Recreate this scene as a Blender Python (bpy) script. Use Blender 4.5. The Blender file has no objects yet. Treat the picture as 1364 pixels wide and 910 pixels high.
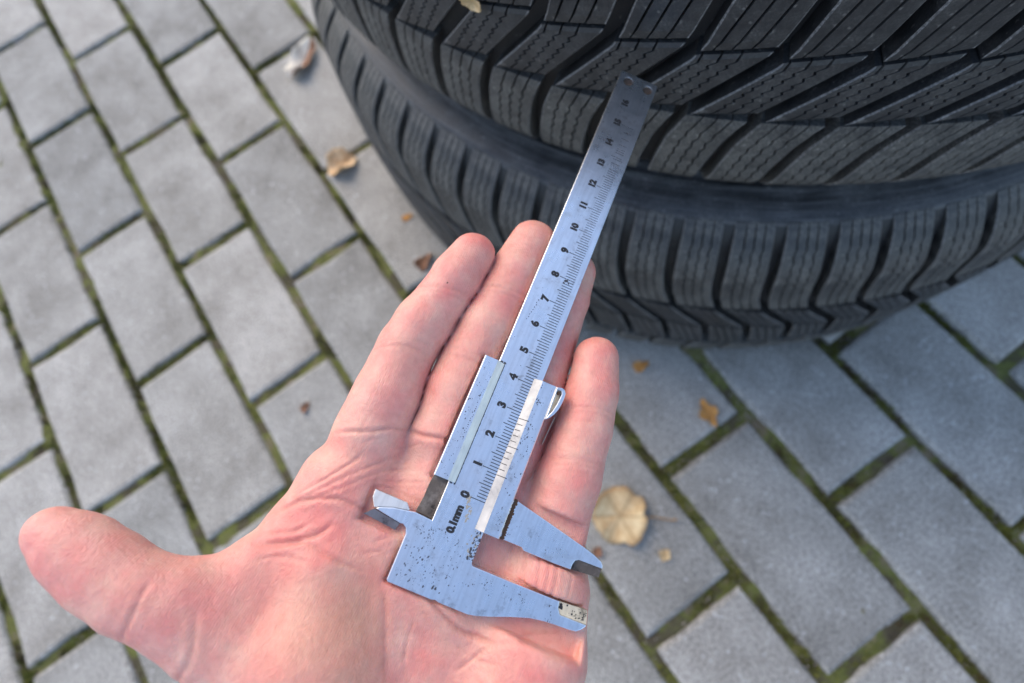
import bpy, bmesh, math, random
import numpy as np
from mathutils import Vector, Matrix
R = math.radians
S = bpy.context.scene
COL = S.collection
random.seed(7)
rng = np.random.default_rng(7)

# ------------------------------------------------------------------ camera, sky, sun, exposure
K = 1.08
H = 0.49766734 * K
RW = np.array([[0.99316038, -0.03350446, -0.11184776],
               [0.0, -0.95794375, 0.28695605],
               [-0.11675817, -0.28499338, -0.95139177]])
cam = bpy.data.cameras.new("camera")
cam_o = bpy.data.objects.new("camera", cam)
COL.objects.link(cam_o)
cam.sensor_width = 36.0
cam.lens = 18.0
cam.clip_start = 0.005
cam.clip_end = 500
cam.dof.use_dof = True
cam.dof.focus_distance = 0.166
cam.dof.aperture_fstop = 6.6
cx, cy, cz = RW[:, 0], -RW[:, 1], -RW[:, 2]
cam_o.matrix_world = Matrix(((cx[0], cy[0], cz[0], 0), (cx[1], cy[1], cz[1], 0),
                             (cx[2], cy[2], cz[2], H), (0, 0, 0, 1)))
S.camera = cam_o

SUN_EL, SUN_AZ = 44.0, 130.0        # azimuth measured counter-clockwise from +x
world = bpy.data.worlds.new("World")
S.world = world
world.use_nodes = True
wn, wl = world.node_tree.nodes, world.node_tree.links
sky = wn.new("ShaderNodeTexSky")
sky.sky_type = 'NISHITA'
sky.sun_disc = False
sky.sun_elevation = R(SUN_EL)
sky.sun_rotation = R(90.0 - SUN_AZ)
sky.air_density = 1.0
sky.ozone_density = 0.5
sky.dust_density = 1.5
wl.new(sky.outputs[0], wn["Background"].inputs[0])
wn["Background"].inputs[1].default_value = 0.15
sun = bpy.data.lights.new("sun", 'SUN')
sun.energy = 0.75
sun.angle = R(50)
sun.color = (1.0, 0.80, 0.56)
sun_o = bpy.data.objects.new("sun", sun)
COL.objects.link(sun_o)
sd = Vector((math.cos(R(SUN_AZ)) * math.cos(R(SUN_EL)), math.sin(R(SUN_AZ)) * math.cos(R(SUN_EL)), math.sin(R(SUN_EL))))
sun_o.rotation_euler = sd.to_track_quat('Z', 'Y').to_euler()
S.view_settings.view_transform = 'Standard'
S.view_settings.look = 'None'
S.view_settings.gamma = 1.0
S.view_settings.exposure = 1.2

# ------------------------------------------------------------------ helpers
def mat(name, color=(0.5, 0.5, 0.5), rough=0.5, metal=0.0, spec=0.5):
    m = bpy.data.materials.new(name)
    m.use_nodes = True
    b = m.node_tree.nodes["Principled BSDF"]
    b.inputs["Base Color"].default_value = (*color, 1)
    b.inputs["Roughness"].default_value = rough
    b.inputs["Metallic"].default_value = metal
    b.inputs["Specular IOR Level"].default_value = spec
    return m, m.node_tree.nodes, m.node_tree.links, b

def noise(n, l, coord, scale, detail=4.0, rough=0.55):
    t = n.new("ShaderNodeTexNoise")
    t.inputs["Scale"].default_value = scale
    t.inputs["Detail"].default_value = detail
    t.inputs["Roughness"].default_value = rough
    l.new(coord, t.inputs["Vector"])
    return t.outputs["Fac"]

def ramp(n, l, fac, stops):
    r = n.new("ShaderNodeValToRGB")
    e = r.color_ramp.elements
    e[0].position, e[0].color = stops[0][0], (*stops[0][1], 1)
    e[1].position, e[1].color = stops[-1][0], (*stops[-1][1], 1)
    for p, c in stops[1:-1]:
        x = e.new(p); x.color = (*c, 1)
    l.new(fac, r.inputs[0])
    return r.outputs[0]

def mixc(n, l, fac, a, b, mode='MIX'):
    m = n.new("ShaderNodeMix")
    m.data_type = 'RGBA'; m.blend_type = mode
    for s, v in ((0, fac), (6, a), (7, b)):
        if isinstance(v, (int, float)): m.inputs[s].default_value = v
        elif isinstance(v, tuple): m.inputs[s].default_value = (*v, 1)
        else: l.new(v, m.inputs[s])
    return m.outputs[2]

def math_n(n, l, op, a, b=0.0):
    m = n.new("ShaderNodeMath"); m.operation = op
    for s, v in ((0, a), (1, b)):
        if isinstance(v, (int, float)): m.inputs[s].default_value = v
        else: l.new(v, m.inputs[s])
    return m.outputs[0]

def bump(n, l, b, hgt, strength, dist, prev=None):
    t = n.new("ShaderNodeBump")
    t.inputs["Strength"].default_value = strength
    t.inputs["Distance"].default_value = dist
    l.new(hgt, t.inputs["Height"])
    if prev is not None: l.new(prev, t.inputs["Normal"])
    l.new(t.outputs[0], b.inputs["Normal"])
    return t.outputs[0]

def coords(n, kind="Object"):
    return n.new("ShaderNodeTexCoord").outputs[kind]

def mesh_obj(name, me, m=None, parent=None):
    o = bpy.data.objects.new(name, me)
    COL.objects.link(o)
    if parent is not None: o.parent = parent
    if m is not None and not me.materials: me.materials.append(m)
    return o

def from_np(name, V, F, smooth=False):
    me = bpy.data.meshes.new(name)
    me.from_pydata([tuple(map(float, v)) for v in V], [], [tuple(map(int, f)) for f in F])
    me.update()
    if smooth: me.shade_smooth()
    return me

def quads_np(name, V, Q):
    me = bpy.data.meshes.new(name)
    me.vertices.add(len(V)); me.vertices.foreach_set("co", np.asarray(V, np.float32).ravel())
    me.loops.add(Q.size); me.loops.foreach_set("vertex_index", Q.astype(np.int32).ravel())
    me.polygons.add(len(Q))
    me.polygons.foreach_set("loop_start", np.arange(0, Q.size, 4, dtype=np.int32))
    me.update(calc_edges=True); me.validate()
    me.shade_smooth()
    return me

def empty(name, loc=(0, 0, 0)):
    o = bpy.data.objects.new(name, None)
    o.empty_display_size = 0.02
    COL.objects.link(o); o.location = loc
    return o

def tag(o, label, cat, group=None):
    o["label"] = label; o["category"] = cat
    if group: o["group"] = group
    return o

# ------------------------------------------------------------------ materials
# concrete pavers
m_paver, n, l, b = mat("paver_concrete", rough=0.85, spec=0.3)
co = coords(n, "Object")
oi = n.new("ShaderNodeObjectInfo")
off = n.new("ShaderNodeVectorMath"); off.operation = 'ADD'
l.new(co, off.inputs[0])
cmb = n.new("ShaderNodeCombineXYZ")
rr = math_n(n, l, 'MULTIPLY', oi.outputs["Random"], 37.0)
l.new(rr, cmb.inputs[0]); l.new(rr, cmb.inputs[1]); l.new(cmb.outputs[0], off.inputs[1])
pc = off.outputs[0]
f1 = noise(n, l, pc, 22, 5, 0.6)
f2 = noise(n, l, pc, 420, 3, 0.7)
f3 = noise(n, l, pc, 1400, 2, 0.6)
f0 = noise(n, l, pc, 7, 4, 0.6)
c1 = ramp(n, l, mixc(n, l, 0.5, f1, f0), [(0.36, (0.235, 0.226, 0.21)), (0.5, (0.32, 0.312, 0.295)), (0.64, (0.405, 0.397, 0.38))])
c2 = ramp(n, l, f2, [(0.36, (0.30, 0.29, 0.28)), (0.5, (1, 1, 1)), (0.64, (1.6, 1.6, 1.55))])
c3 = mixc(n, l, 0.75, c1, c2, 'MULTIPLY')
tone = ramp(n, l, oi.outputs["Random"], [(0.0, (0.84, 0.84, 0.82)), (0.5, (1.02, 1.0, 0.955)), (1.0, (1.15, 1.12, 1.07))])
c4 = mixc(n, l, 1.0, c3, tone, 'MULTIPLY')
vor = n.new("ShaderNodeTexVoronoi"); vor.inputs["Scale"].default_value = 150
l.new(pc, vor.inputs["Vector"])
spot = ramp(n, l, vor.outputs["Distance"], [(0.14, (1, 1, 1)), (0.28, (0, 0, 0))])
sel = ramp(n, l, noise(n, l, pc, 60, 2), [(0.52, (0, 0, 0)), (0.58, (1, 1, 1))])
sm = mixc(n, l, 1.0, spot, sel, 'MULTIPLY')
c5 = mixc(n, l, sm, c4, (0.5, 0.49, 0.47))
l.new(c5, b.inputs["Base Color"])
bb = bump(n, l, b, f2, 0.5, 0.0012)
bump(n, l, b, f3, 0.5, 0.0004, bb)

# joint soil with moss
m_joint, n, l, b = mat("joint_moss_and_sand", rough=0.95, spec=0.15)
co = coords(n, "Object")
j1 = noise(n, l, co, 38, 4, 0.6)
j2 = noise(n, l, co, 380, 4, 0.7)
jc = ramp(n, l, j1, [(0.34, (0.095, 0.078, 0.055)), (0.44, (0.11, 0.10, 0.055)), (0.53, (0.15, 0.165, 0.045)), (0.66, (0.20, 0.165, 0.11))])
jd = mixc(n, l, 0.8, jc, ramp(n, l, j2, [(0.3, (0.5, 0.5, 0.5)), (0.7, (1.35, 1.35, 1.3))]), 'MULTIPLY')
l.new(jd, b.inputs["Base Color"])
bump(n, l, b, j2, 0.8, 0.003)

m_moss, n, l, b = mat("moss", rough=0.9, spec=0.1)
co = coords(n, "Object")
l.new(ramp(n, l, noise(n, l, co, 55, 3), [(0.38, (0.10, 0.075, 0.04)), (0.48, (0.13, 0.135, 0.035)), (0.62, (0.19, 0.20, 0.05))]), b.inputs["Base Color"])

# far paving: brick pattern only where single stones are no longer told apart
m_far, n, l, b = mat("far_paving", rough=0.9, spec=0.2)
co = coords(n, "Object")
br = n.new("ShaderNodeTexBrick")
br.inputs["Color1"].default_value = (0.30, 0.295, 0.285, 1); br.inputs["Color2"].default_value = (0.36, 0.355, 0.345, 1)
br.inputs["Mortar"].default_value = (0.10, 0.11, 0.05, 1)
br.inputs["Scale"].default_value = 1.0; br.inputs["Brick Width"].default_value = 0.216
br.inputs["Row Height"].default_value = 0.108; br.inputs["Mortar Size"].default_value = 0.005
l.new(co, br.inputs["Vector"]); l.new(br.outputs["Color"], b.inputs["Base Color"])

# rubber
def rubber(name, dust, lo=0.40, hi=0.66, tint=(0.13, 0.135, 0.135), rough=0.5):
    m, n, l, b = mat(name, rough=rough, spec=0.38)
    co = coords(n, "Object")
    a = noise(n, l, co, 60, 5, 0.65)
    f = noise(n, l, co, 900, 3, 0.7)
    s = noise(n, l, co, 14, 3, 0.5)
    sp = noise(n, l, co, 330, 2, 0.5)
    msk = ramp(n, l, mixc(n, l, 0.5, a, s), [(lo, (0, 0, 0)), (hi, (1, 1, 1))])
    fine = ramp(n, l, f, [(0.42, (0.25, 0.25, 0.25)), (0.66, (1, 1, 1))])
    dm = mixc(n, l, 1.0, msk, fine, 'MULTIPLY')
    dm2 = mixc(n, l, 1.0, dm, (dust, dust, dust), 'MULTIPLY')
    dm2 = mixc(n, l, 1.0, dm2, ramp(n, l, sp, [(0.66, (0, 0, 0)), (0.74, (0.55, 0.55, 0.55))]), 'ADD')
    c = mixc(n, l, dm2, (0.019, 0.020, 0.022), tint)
    l.new(c, b.inputs["Base Color"])
    l.new(ramp(n, l, dm, [(0, (rough - .1,) * 3), (1, (0.8,) * 3)]), b.inputs["Roughness"])
    b1 = bump(n, l, b, f, 0.35, 0.0004)
    bump(n, l, b, a, 0.25, 0.0012, b1)
    return m
m_tread = rubber("tread_rubber", 0.75, 0.42, 0.66, (0.17, 0.163, 0.15), 0.46)
m_shoulder = rubber("dusty_shoulder_rubber", 1.0, 0.34, 0.64, (0.25, 0.24, 0.215), 0.5)
m_edge = rubber("worn_rubber_edge", 1.0, 0.22, 0.5, (0.26, 0.25, 0.24), 0.5)
m_side = rubber("sidewall_rubber", 0.8, 0.38, 0.64, (0.15, 0.15, 0.15), 0.42)
n, l = m_side.node_tree.nodes, m_side.node_tree.links
b = n["Principled BSDF"]
sx = n.new("ShaderNodeSeparateXYZ"); l.new(coords(n, "Object"), sx.inputs[0])
rad = math_n(n, l, 'SQRT', math_n(n, l, 'ADD', math_n(n, l, 'MULTIPLY', sx.outputs[0], sx.outputs[0]), math_n(n, l, 'MULTIPLY', sx.outputs[1], sx.outputs[1])))
an = math_n(n, l, 'ARCTAN2', sx.outputs[1], sx.outputs[0])
cv = n.new("ShaderNodeCombineXYZ")
l.new(math_n(n, l, 'MULTIPLY', rad, 420.0), cv.inputs[0]); l.new(math_n(n, l, 'MULTIPLY', an, 7.0), cv.inputs[1]); l.new(math_n(n, l, 'MULTIPLY', sx.outputs[2], 420.0), cv.inputs[2])
rn = n.new("ShaderNodeTexNoise"); rn.inputs["Scale"].default_value = 1.0; rn.inputs["Detail"].default_value = 5
l.new(cv.outputs[0], rn.inputs["Vector"])
old = b.inputs["Base Color"].links[0].from_socket
scf = ramp(n, l, rn.outputs["Fac"], [(0.5, (0, 0, 0)), (0.72, (0.45, 0.45, 0.45))])
l.new(mixc(n, l, scf, old, (0.17, 0.172, 0.175)), b.inputs["Base Color"])
bump(n, l, b, rn.outputs["Fac"], 0.5, 0.0008, b.inputs["Normal"].links[0].from_socket)

# steel
def steel(name, col, rough, blot=0.4, metal=1.0, brush=True):
    m, n, l, b = mat(name, col, rough, metal)
    co = coords(n, "Object")
    a = noise(n, l, co, 160, 5, 0.7)
    g = noise(n, l, co, 45, 3, 0.6)
    mp = n.new("ShaderNodeMapping"); mp.inputs["Scale"].default_value = (900, 60, 300)
    l.new(co, mp.inputs[0])
    st = n.new("ShaderNodeTexNoise"); st.inputs["Scale"].default_value = 1.0; st.inputs["Detail"].default_value = 5
    l.new(mp.outputs[0], st.inputs["Vector"])
    c = mixc(n, l, blot, col, ramp(n, l, a, [(0.33, (0.16, 0.15, 0.15)), (0.42, (0.80, 0.80, 0.81)), (0.55, (0.97, 0.97, 0.97)), (0.7, (1.0, 1.0, 1.0))]), 'MULTIPLY')
    c = mixc(n, l, 0.35, c, ramp(n, l, g, [(0.36, (0.72, 0.72, 0.76)), (0.56, (1, 1, 1))]), 'MULTIPLY')
    c = mixc(n, l, 0.16, c, ramp(n, l, st.outputs['Fac'], [(0.35, (0.3, 0.3, 0.3)), (0.6, (1, 1, 1))]), 'MULTIPLY')
    tr = noise(n, l, co, 75, 5, 0.7)
    c = mixc(n, l, ramp(n, l, tr, [(0.57, (0, 0, 0)), (0.75, (0.5, 0.5, 0.5))]), c, (0.52, 0.46, 0.40))
    l.new(c, b.inputs["Base Color"])
    rg = ramp(n, l, mixc(n, l, 0.5, a, g), [(0.3, (rough + .16,) * 3), (0.7, (rough - .04,) * 3)])
    l.new(rg, b.inputs["Roughness"])
    b0 = bump(n, l, b, a, 0.3, 0.00015)
    if brush: bump(n, l, b, st.outputs["Fac"], 0.2, 0.00006, b0)
    return m
m_steel = steel("satin_steel", (0.95, 0.96, 0.97), 0.25, 0.42)
m_vern = steel("matte_chrome", (0.36, 0.37, 0.38), 0.5, 0.3)
m_steel_bevel = steel("worn_bevel_steel", (0.74, 0.73, 0.70), 0.42, 0.2)
m_steel_dark = steel("oxidised_steel", (0.13, 0.105, 0.085), 0.6, 1.0, 0.35, False)
m_steel_dull = steel("dull_steel", (0.30, 0.27, 0.26), 0.45, 0.7, 0.9)
m_cream = steel("tarnished_jaw_face", (0.74, 0.64, 0.46), 0.55, 0.8, 0.35, False)
m_rivet = steel("rusty_rivet", (0.075, 0.05, 0.035), 0.7, 0.8, 0.0, False)
m_ink, *_ = mat("black_engraving", (0.012, 0.012, 0.014), 0.6)
m_ink_faint, *_ = mat("worn_engraving_and_gap_shadow", (0.045, 0.045, 0.055), 0.55)
m_rust_and_shade, n, l, b = mat("rust_and_shade", (0.10, 0.045, 0.02), 0.8)  # also colours the painted shade of the jaw step
m_rust2, *_ = mat("pale_rust_stain", (0.50, 0.43, 0.33), 0.5, 0.75)
m_scratch, *_ = mat("bright_scratch", (0.9, 0.9, 0.9), 0.35, 0.9)

# skin
m_skin, n, l, b = mat("skin", rough=0.48, spec=0.42)
co = coords(n, "Object")
at = n.new("ShaderNodeAttribute"); at.attribute_name = "redness"
ct = n.new("ShaderNodeAttribute"); ct.attribute_name = "crease"
tn = n.new("ShaderNodeAttribute"); tn.attribute_name = "tan"
k1 = noise(n, l, co, 110, 4, 0.6)
k2 = noise(n, l, co, 480, 3, 0.6)
k3 = noise(n, l, co, 45, 3, 0.5)
base = ramp(n, l, k3, [(0.3, (0.67, 0.345, 0.265)), (0.7, (0.74, 0.43, 0.345))])
rd = math_n(n, l, 'ADD', at.outputs["Fac"], math_n(n, l, 'MULTIPLY', math_n(n, l, 'SUBTRACT', k1, 0.5), 1.25))
rdc = n.new("ShaderNodeClamp"); l.new(rd, rdc.inputs[0])
c = mixc(n, l, rdc.outputs[0], base, (0.71, 0.235, 0.20))
c = mixc(n, l, tn.outputs["Fac"], c, (0.60, 0.285, 0.175))
c = mixc(n, l, math_n(n, l, 'MULTIPLY', ct.outputs["Fac"], 0.8), c, (0.52, 0.17, 0.125))
c = mixc(n, l, 0.5, c, ramp(n, l, k2, [(0.3, (0.86, 0.82, 0.80)), (0.7, (1.08, 1.08, 1.08))]), 'MULTIPLY')
l.new(c, b.inputs["Base Color"])
b.inputs["Subsurface Weight"].default_value = 0.5
b.inputs["Subsurface Radius"].default_value = (1.0, 0.32, 0.18)
b.inputs["Subsurface Scale"].default_value = 0.0022
# friction ridges and fine skin folds
uvn = n.new("ShaderNodeAttribute"); uvn.attribute_name = "ridge"; 
wv = n.new("ShaderNodeTexWave"); wv.inputs["Scale"].default_value = 1.0; wv.inputs["Distortion"].default_value = 3.5
wv.inputs["Detail"].default_value = 2; wv.inputs["Detail Scale"].default_value = 0.5
mp = n.new("ShaderNodeMapping"); mp.inputs["Scale"].default_value = (500, 500, 500)
l.new(co, mp.inputs[0]); l.new(mp.outputs[0], wv.inputs["Vector"])
vo = n.new("ShaderNodeTexVoronoi"); vo.feature = 'DISTANCE_TO_EDGE'; vo.inputs["Scale"].default_value = 520
wd = n.new("ShaderNodeVectorMath"); wd.operation = 'ADD'
nz = n.new("ShaderNodeTexNoise"); nz.inputs["Scale"].default_value = 150; l.new(co, nz.inputs["Vector"])
ms = n.new("ShaderNodeVectorMath"); ms.operation = 'SCALE'; ms.inputs["Scale"].default_value = 0.006
l.new(nz.outputs["Color"], ms.inputs[0]); l.new(co, wd.inputs[0]); l.new(ms.outputs[0], wd.inputs[1])
l.new(wd.outputs[0], vo.inputs["Vector"])
bA = bump(n, l, b, wv.outputs["Fac"], 0.25, 0.00022)
bB = bump(n, l, b, vo.outputs["Distance"], 0.5, 0.0004, bA)
bump(n, l, b, k2, 0.25, 0.0005, bB)

def leaf_mat(name, a, c, spots=(0.12, 0.06, 0.03)):
    m, n, l, b = mat(name, rough=0.7, spec=0.25)
    co = coords(n, "Object")
    f = noise(n, l, co, 90, 4, 0.6)
    g = noise(n, l, co, 260, 3, 0.6)
    x = ramp(n, l, f, [(0.32, a), (0.68, c)])
    sp = ramp(n, l, g, [(0.28, (1, 1, 1)), (0.36, (0, 0, 0))])
    l.new(mixc(n, l, sp, x, spots), b.inputs["Base Color"])
    b.inputs["Subsurface Weight"].default_value = 0.0
    return m

# ------------------------------------------------------------------ ground and pavers
U = 0.1 * K
PO = np.array([-0.31218796, 0.57519831]) * K
UD = np.array([0.57492707, -0.81820466]); VD = np.array([-0.81820466, -0.57492707])
UOFF = -0.16597108
# one sheet: sand and moss bed under the stones, far paving beyond
bm = bmesh.new()
bmesh.ops.create_grid(bm, x_segments=1, y_segments=1, size=150)
me = bpy.data.meshes.new("ground"); bm.to_mesh(me); bm.free()
g = mesh_obj("ground", me, m_far); g.location = (0, 0, -0.0135); g["kind"] = "structure"
g.rotation_euler = (0, 0, math.atan2(UD[1], UD[0]))
# moss bed with an uneven top, a little below the stones
nx = 330; ext = 1.35
gx = np.linspace(-ext, ext, nx)
X, Y = np.meshgrid(gx + 0.05, gx + 0.25)
def vnoise(x, y, s, seed):
    r = np.random.default_rng(seed); T = r.random((64, 64))
    x = x * s; y = y * s
    xi = np.floor(x).astype(int); yi = np.floor(y).astype(int); fx = x - xi; fy = y - yi
    fx = fx * fx * (3 - 2 * fx); fy = fy * fy * (3 - 2 * fy)
    g_ = lambda a, b_: T[a % 64, b_ % 64]
    return (g_(xi, yi) * (1 - fx) + g_(xi + 1, yi) * fx) * (1 - fy) + (g_(xi, yi + 1) * (1 - fx) + g_(xi + 1, yi + 1) * fx) * fy
Z = -0.0092 + 0.0062 * vnoise(X, Y, 60, 1) + 0.003 * vnoise(X, Y, 15, 2)
V = np.c_[X.ravel(), Y.ravel(), Z.ravel()]
i = np.arange(nx * nx).reshape(nx, nx)
Q = np.c_[i[:-1, :-1].ravel(), i[:-1, 1:].ravel(), i[1:, 1:].ravel(), i[1:, :-1].ravel()]
bed = mesh_obj("joint_bed", quads_np("joint_bed", V, Q), m_joint); bed["kind"] = "structure"

pave = empty("pavement", (0, 0, 0)); pave["kind"] = "structure"
def paver_mesh(seed):
    r = random.Random(seed)
    L, W = 2 * U - 0.011, U - 0.010
    base = [(-1 + 0.5 * k, -1) for k in range(4)] + [(1, -1), (1, 0)] + [(1 - 0.5 * k, 1) for k in range(4)] + [(-1, 1), (-1, 0)]
    bm = bmesh.new()
    rings = []
    jit = [(r.uniform(-.0012, .0012), r.uniform(-.0012, .0012)) for _ in base]
    for z, ins in ((-0.05, 0), (-0.0045, 0), (-0.0012, 0.0016), (0.0, 0.0048)):
        rings.append([bm.verts.new((sx * (L / 2 - ins) + jx + r.uniform(-.0005, .0005), sy * (W / 2 - ins) + jy + r.uniform(-.0005, .0005), z)) for (sx, sy), (jx, jy) in zip(base, jit)])
    m_ = len(base)
    for a, c in zip(rings[:-1], rings[1:]):
        for k in range(m_):
            bm.faces.new((a[k], a[(k + 1) % m_], c[(k + 1) % m_], c[k]))
    bm.faces.new(rings[-1])
    me = bpy.data.meshes.new("paver"); bm.to_mesh(me); bm.free()
    return me
pmesh = [paver_mesh(s) for s in range(6)]
ang = math.atan2(UD[1], UD[0])
cells = []
for j in range(-14, 16):
    for k in range(-9, 12):
        uc = UOFF + 2 * k + (1 if j % 2 else 0) + 1.0
        vc = j + 0.5
        p = PO + U * (uc * UD + vc * VD)
        cells.append((math.hypot(p[0] + 0.02, (p[1] - 0.18)), p))
cells.sort(key=lambda c: c[0])
for _, p in cells[:285]:
    o = mesh_obj("paver", random.choice(pmesh), m_paver, pave)
    o.location = (p[0] + random.uniform(-.001, .001), p[1] + random.uniform(-.001, .001), random.uniform(-.0012, .0008))
    o.rotation_euler = (random.uniform(-.004, .004), random.uniform(-.004, .004), ang + random.choice((0, math.pi)) + random.uniform(-.006, .006))

# moss tufts along the joints: thousands of tiny leaf faces
tuV, tuF = [], []
def tuft(x, y):
    for _ in range(5):
        a = random.uniform(0, 6.283); h = random.uniform(.0015, .0062); w = random.uniform(.0006, .0016)
        dx, dy = math.cos(a), math.sin(a); tx, ty = random.gauss(0, .0016), random.gauss(0, .0016)
        i0 = len(tuV)
        tuV.extend([(x - dy * w, y + dx * w, -.005), (x + dy * w, y - dx * w, -.005), (x + tx + dx * .001, y + ty + dy * .001, -.005 + h)])
        tuF.append((i0, i0 + 1, i0 + 2))
for j in range(-6, 8):
    for t in np.arange(-8, 14, 0.012):
        p = PO + U * ((t) * UD + (j + random.gauss(0, .028)) * VD)
        if abs(p[0]) < 0.95 and -0.35 < p[1] < 0.95 and vnoise(p[0] + 5, p[1] + 5, 24, 5) > 0.42: tuft(*p)
    for k in range(-5, 8):
        for t in np.arange(0, 1, 0.014):
            uc = UOFF + 2 * k + (1 if j % 2 else 0)
            p = PO + U * ((uc + random.gauss(0, .028)) * UD + (j + t) * VD)
            if abs(p[0]) < 0.95 and -0.35 < p[1] < 0.95 and vnoise(p[0] + 5, p[1] + 5, 24, 5) > 0.42: tuft(*p)
mo = mesh_obj("joint_moss", from_np("joint_moss", tuV, tuF), m_moss); mo["kind"] = "stuff"
tag(mo, "green and olive moss growing in the joints between the grey pavers", "moss")

# loose sand grains lying in the joints
grV, grF = [], []
def grain(x, y):
    r_ = random.uniform(.0005, .0013); z = -.006 + random.uniform(0, .003); i0 = len(grV)
    a = random.uniform(0, 6.28)
    for k in range(4): grV.append((x + r_ * math.cos(a + 1.57 * k) * random.uniform(.7, 1.3), y + r_ * math.sin(a + 1.57 * k), z))
    grV.append((x, y, z + r_)); 
    for k in range(4): grF.append((i0 + k, i0 + (k + 1) % 4, i0 + 4))
for j in range(-6, 8):
    for t in np.arange(-8, 14, 0.02):
        p = PO + U * (t * UD + (j + random.gauss(0, .03)) * VD)
        if abs(p[0]) < 0.95 and -0.35 < p[1] < 0.95 and vnoise(p[0] + 9, p[1] + 9, 30, 6) > 0.45: grain(*p)
    for k in range(-5, 8):
        for t in np.arange(0, 1, 0.022):
            p = PO + U * ((UOFF + 2 * k + (1 if j % 2 else 0) + random.gauss(0, .03)) * UD + (j + t) * VD)
            if abs(p[0]) < 0.95 and -0.35 < p[1] < 0.95 and vnoise(p[0] + 9, p[1] + 9, 30, 6) > 0.45: grain(*p)
m_sand, n, l, b = mat("sand_grains", rough=0.9, spec=0.2)
l.new(ramp(n, l, noise(n, l, coords(n, "Object"), 300, 2), [(0.35, (0.10, 0.08, 0.06)), (0.65, (0.46, 0.42, 0.35))]), b.inputs["Base Color"])
so = mesh_obj("joint_sand", from_np("joint_sand", grV, grF), m_sand); so["kind"] = "stuff"
tag(so, "loose pale sand grains lying in the joints between the grey pavers", "sand")

# ------------------------------------------------------------------ tyres
RC = 0.3965
NP = 75
PITCH = 2 * math.pi / NP
HALF = 0.1225
def crown(a):
    t = abs(a)
    return RC - 0.003 * (t / 0.07) ** 2 - 0.019 * (max(0.0, t - 0.078) / 0.034) ** 2
def gdepth(a):
    t = abs(a)
    return 0.0105 if t < 0.092 else max(0.0, 0.0105 * (0.117 - t) / 0.025)
# angular run (mm along the tread) of the V grooves from shoulder to centre
GP = [(0.118, -1.0), (0.110, 0.0), (0.095, 0.5), (0.075, 2.5), (0.055, 6.5), (0.040, 12.0), (0.034, 15.0), (0.002, 43.0), (-0.004, 46.0), (-0.030, 53.0), (-0.06, 60.0)]
def gshift(t):
    for (a0, s0), (a1, s1) in zip(GP[:-1], GP[1:]):
        if a1 <= t <= a0:
            f = (a0 - t) / (a0 - a1); return (s0 + f * (s1 - s0)) / 1000.0
    return GP[-1][1] / 1000.0
def P3(s, a, d=0.0):
    th = s / RC; r = crown(a) - d
    return (r * math.sin(th), -r * math.cos(th), a)
def block_mesh(name, a0, a1, gw0, gw1, cuts, zig, side, skew=0.0, rows=11, sgap=0.0007, lean=0.0, off=0.0):
    """one tread block between two V grooves, split by sipes into lamellae"""
    p = PITCH * RC
    bm = bmesh.new()
    nl = len(cuts) + 1
    for k in range(nl):
        cols = []
        for r_ in range(rows):
            f = r_ / (rows - 1)
            gw = gw0 + (gw1 - gw0) * f
            a_ = a0 + (a1 - a0) * f
            sL = gshift(a_) + gw / 2; sR = gshift(a_) + p - gw / 2
            def edge(c, sgn):
                z = 0.0
                if zig and 0.12 < f < 0.9: z = zig * (1 if r_ % 2 else -1)
                return sL + (sR - sL) * (c + lean * (f - .5)) + z + sgn * sgap / 2
            xl = sL if k == 0 else edge(cuts[k - 1], 1)
            xr = sR if k == nl - 1 else edge(cuts[k], -1)
            al = a_ + skew * ((xl - sL) / (sR - sL) - .5); ar = a_ + skew * ((xr - sL) / (sR - sL) - .5)
            cols.append((xl + off, xr + off, al, ar))
        prev = None
        for q, (xl, xr, al, ar) in enumerate(cols):
            end = q in (0, rows - 1)
            ch = 0.0007
            drop = ch if end else 0.0
            sh = 0.0007
            cl = sh if k == 0 else 0.00025; cr = sh if k == nl - 1 else 0.00025
            row = []
            for s_, a_, d in ((xl, al, 'b'), (xl, al, 'e'), (xl + cl, al, 't'), (xr - cr, ar, 't'), (xr, ar, 'e'), (xr, ar, 'b')):
                gd = gdepth(a_)
                dd = gd + 0.001 if d == 'b' else (min(ch, gd) if d == 'e' else drop)
                row.append(bm.verts.new(P3(s_, side * a_, dd)))
            if prev:
                for m_ in range(5):
                    fc = bm.faces.new((prev[m_], prev[m_ + 1], row[m_ + 1], row[m_]))
                    fc.material_index = 1 if (m_ == 1 and k == 0) or (m_ == 3 and k == nl - 1) else 0
            if end:
                bm.faces.new(row)
            prev = row
    bmesh.ops.recalc_face_normals(bm, faces=bm.faces)
    me = bpy.data.meshes.new(name); bm.to_mesh(me); bm.free()
    return me
BL = {}
for side in (-1, 1):
    fine = [
        ("shoulder_block", block_mesh("shoulder_block", 0.114, 0.0370, 0.0078, 0.0062, [0.28, 0.52, 0.76], 0.0006, side, rows=22), m_shoulder),
        ("tread_block", block_mesh("tread_block", 0.0334, 0.0000, 0.0052, 0.0050, [0.20, 0.46, 0.72], 0.0010, side, -0.005, rows=18, lean=-0.22), m_tread),
        ("tread_block", block_mesh("tread_block", -0.0022, -0.0500, 0.0058, 0.0050, [0.25, 0.5, 0.76], 0.0, side, -0.005, rows=12, lean=0.16), m_tread)]
    plain = [
        ("shoulder_block", block_mesh("shoulder_block", 0.114, 0.0560, 0.0095, 0.0070, [0.28, 0.52, 0.76], 0.0005, -side, rows=12, off=0.006), m_shoulder)]
    BL[side] = fine + plain
    for nm, me, m in BL[side]:
        me.materials.append(m); me.materials.append(m_edge)

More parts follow.
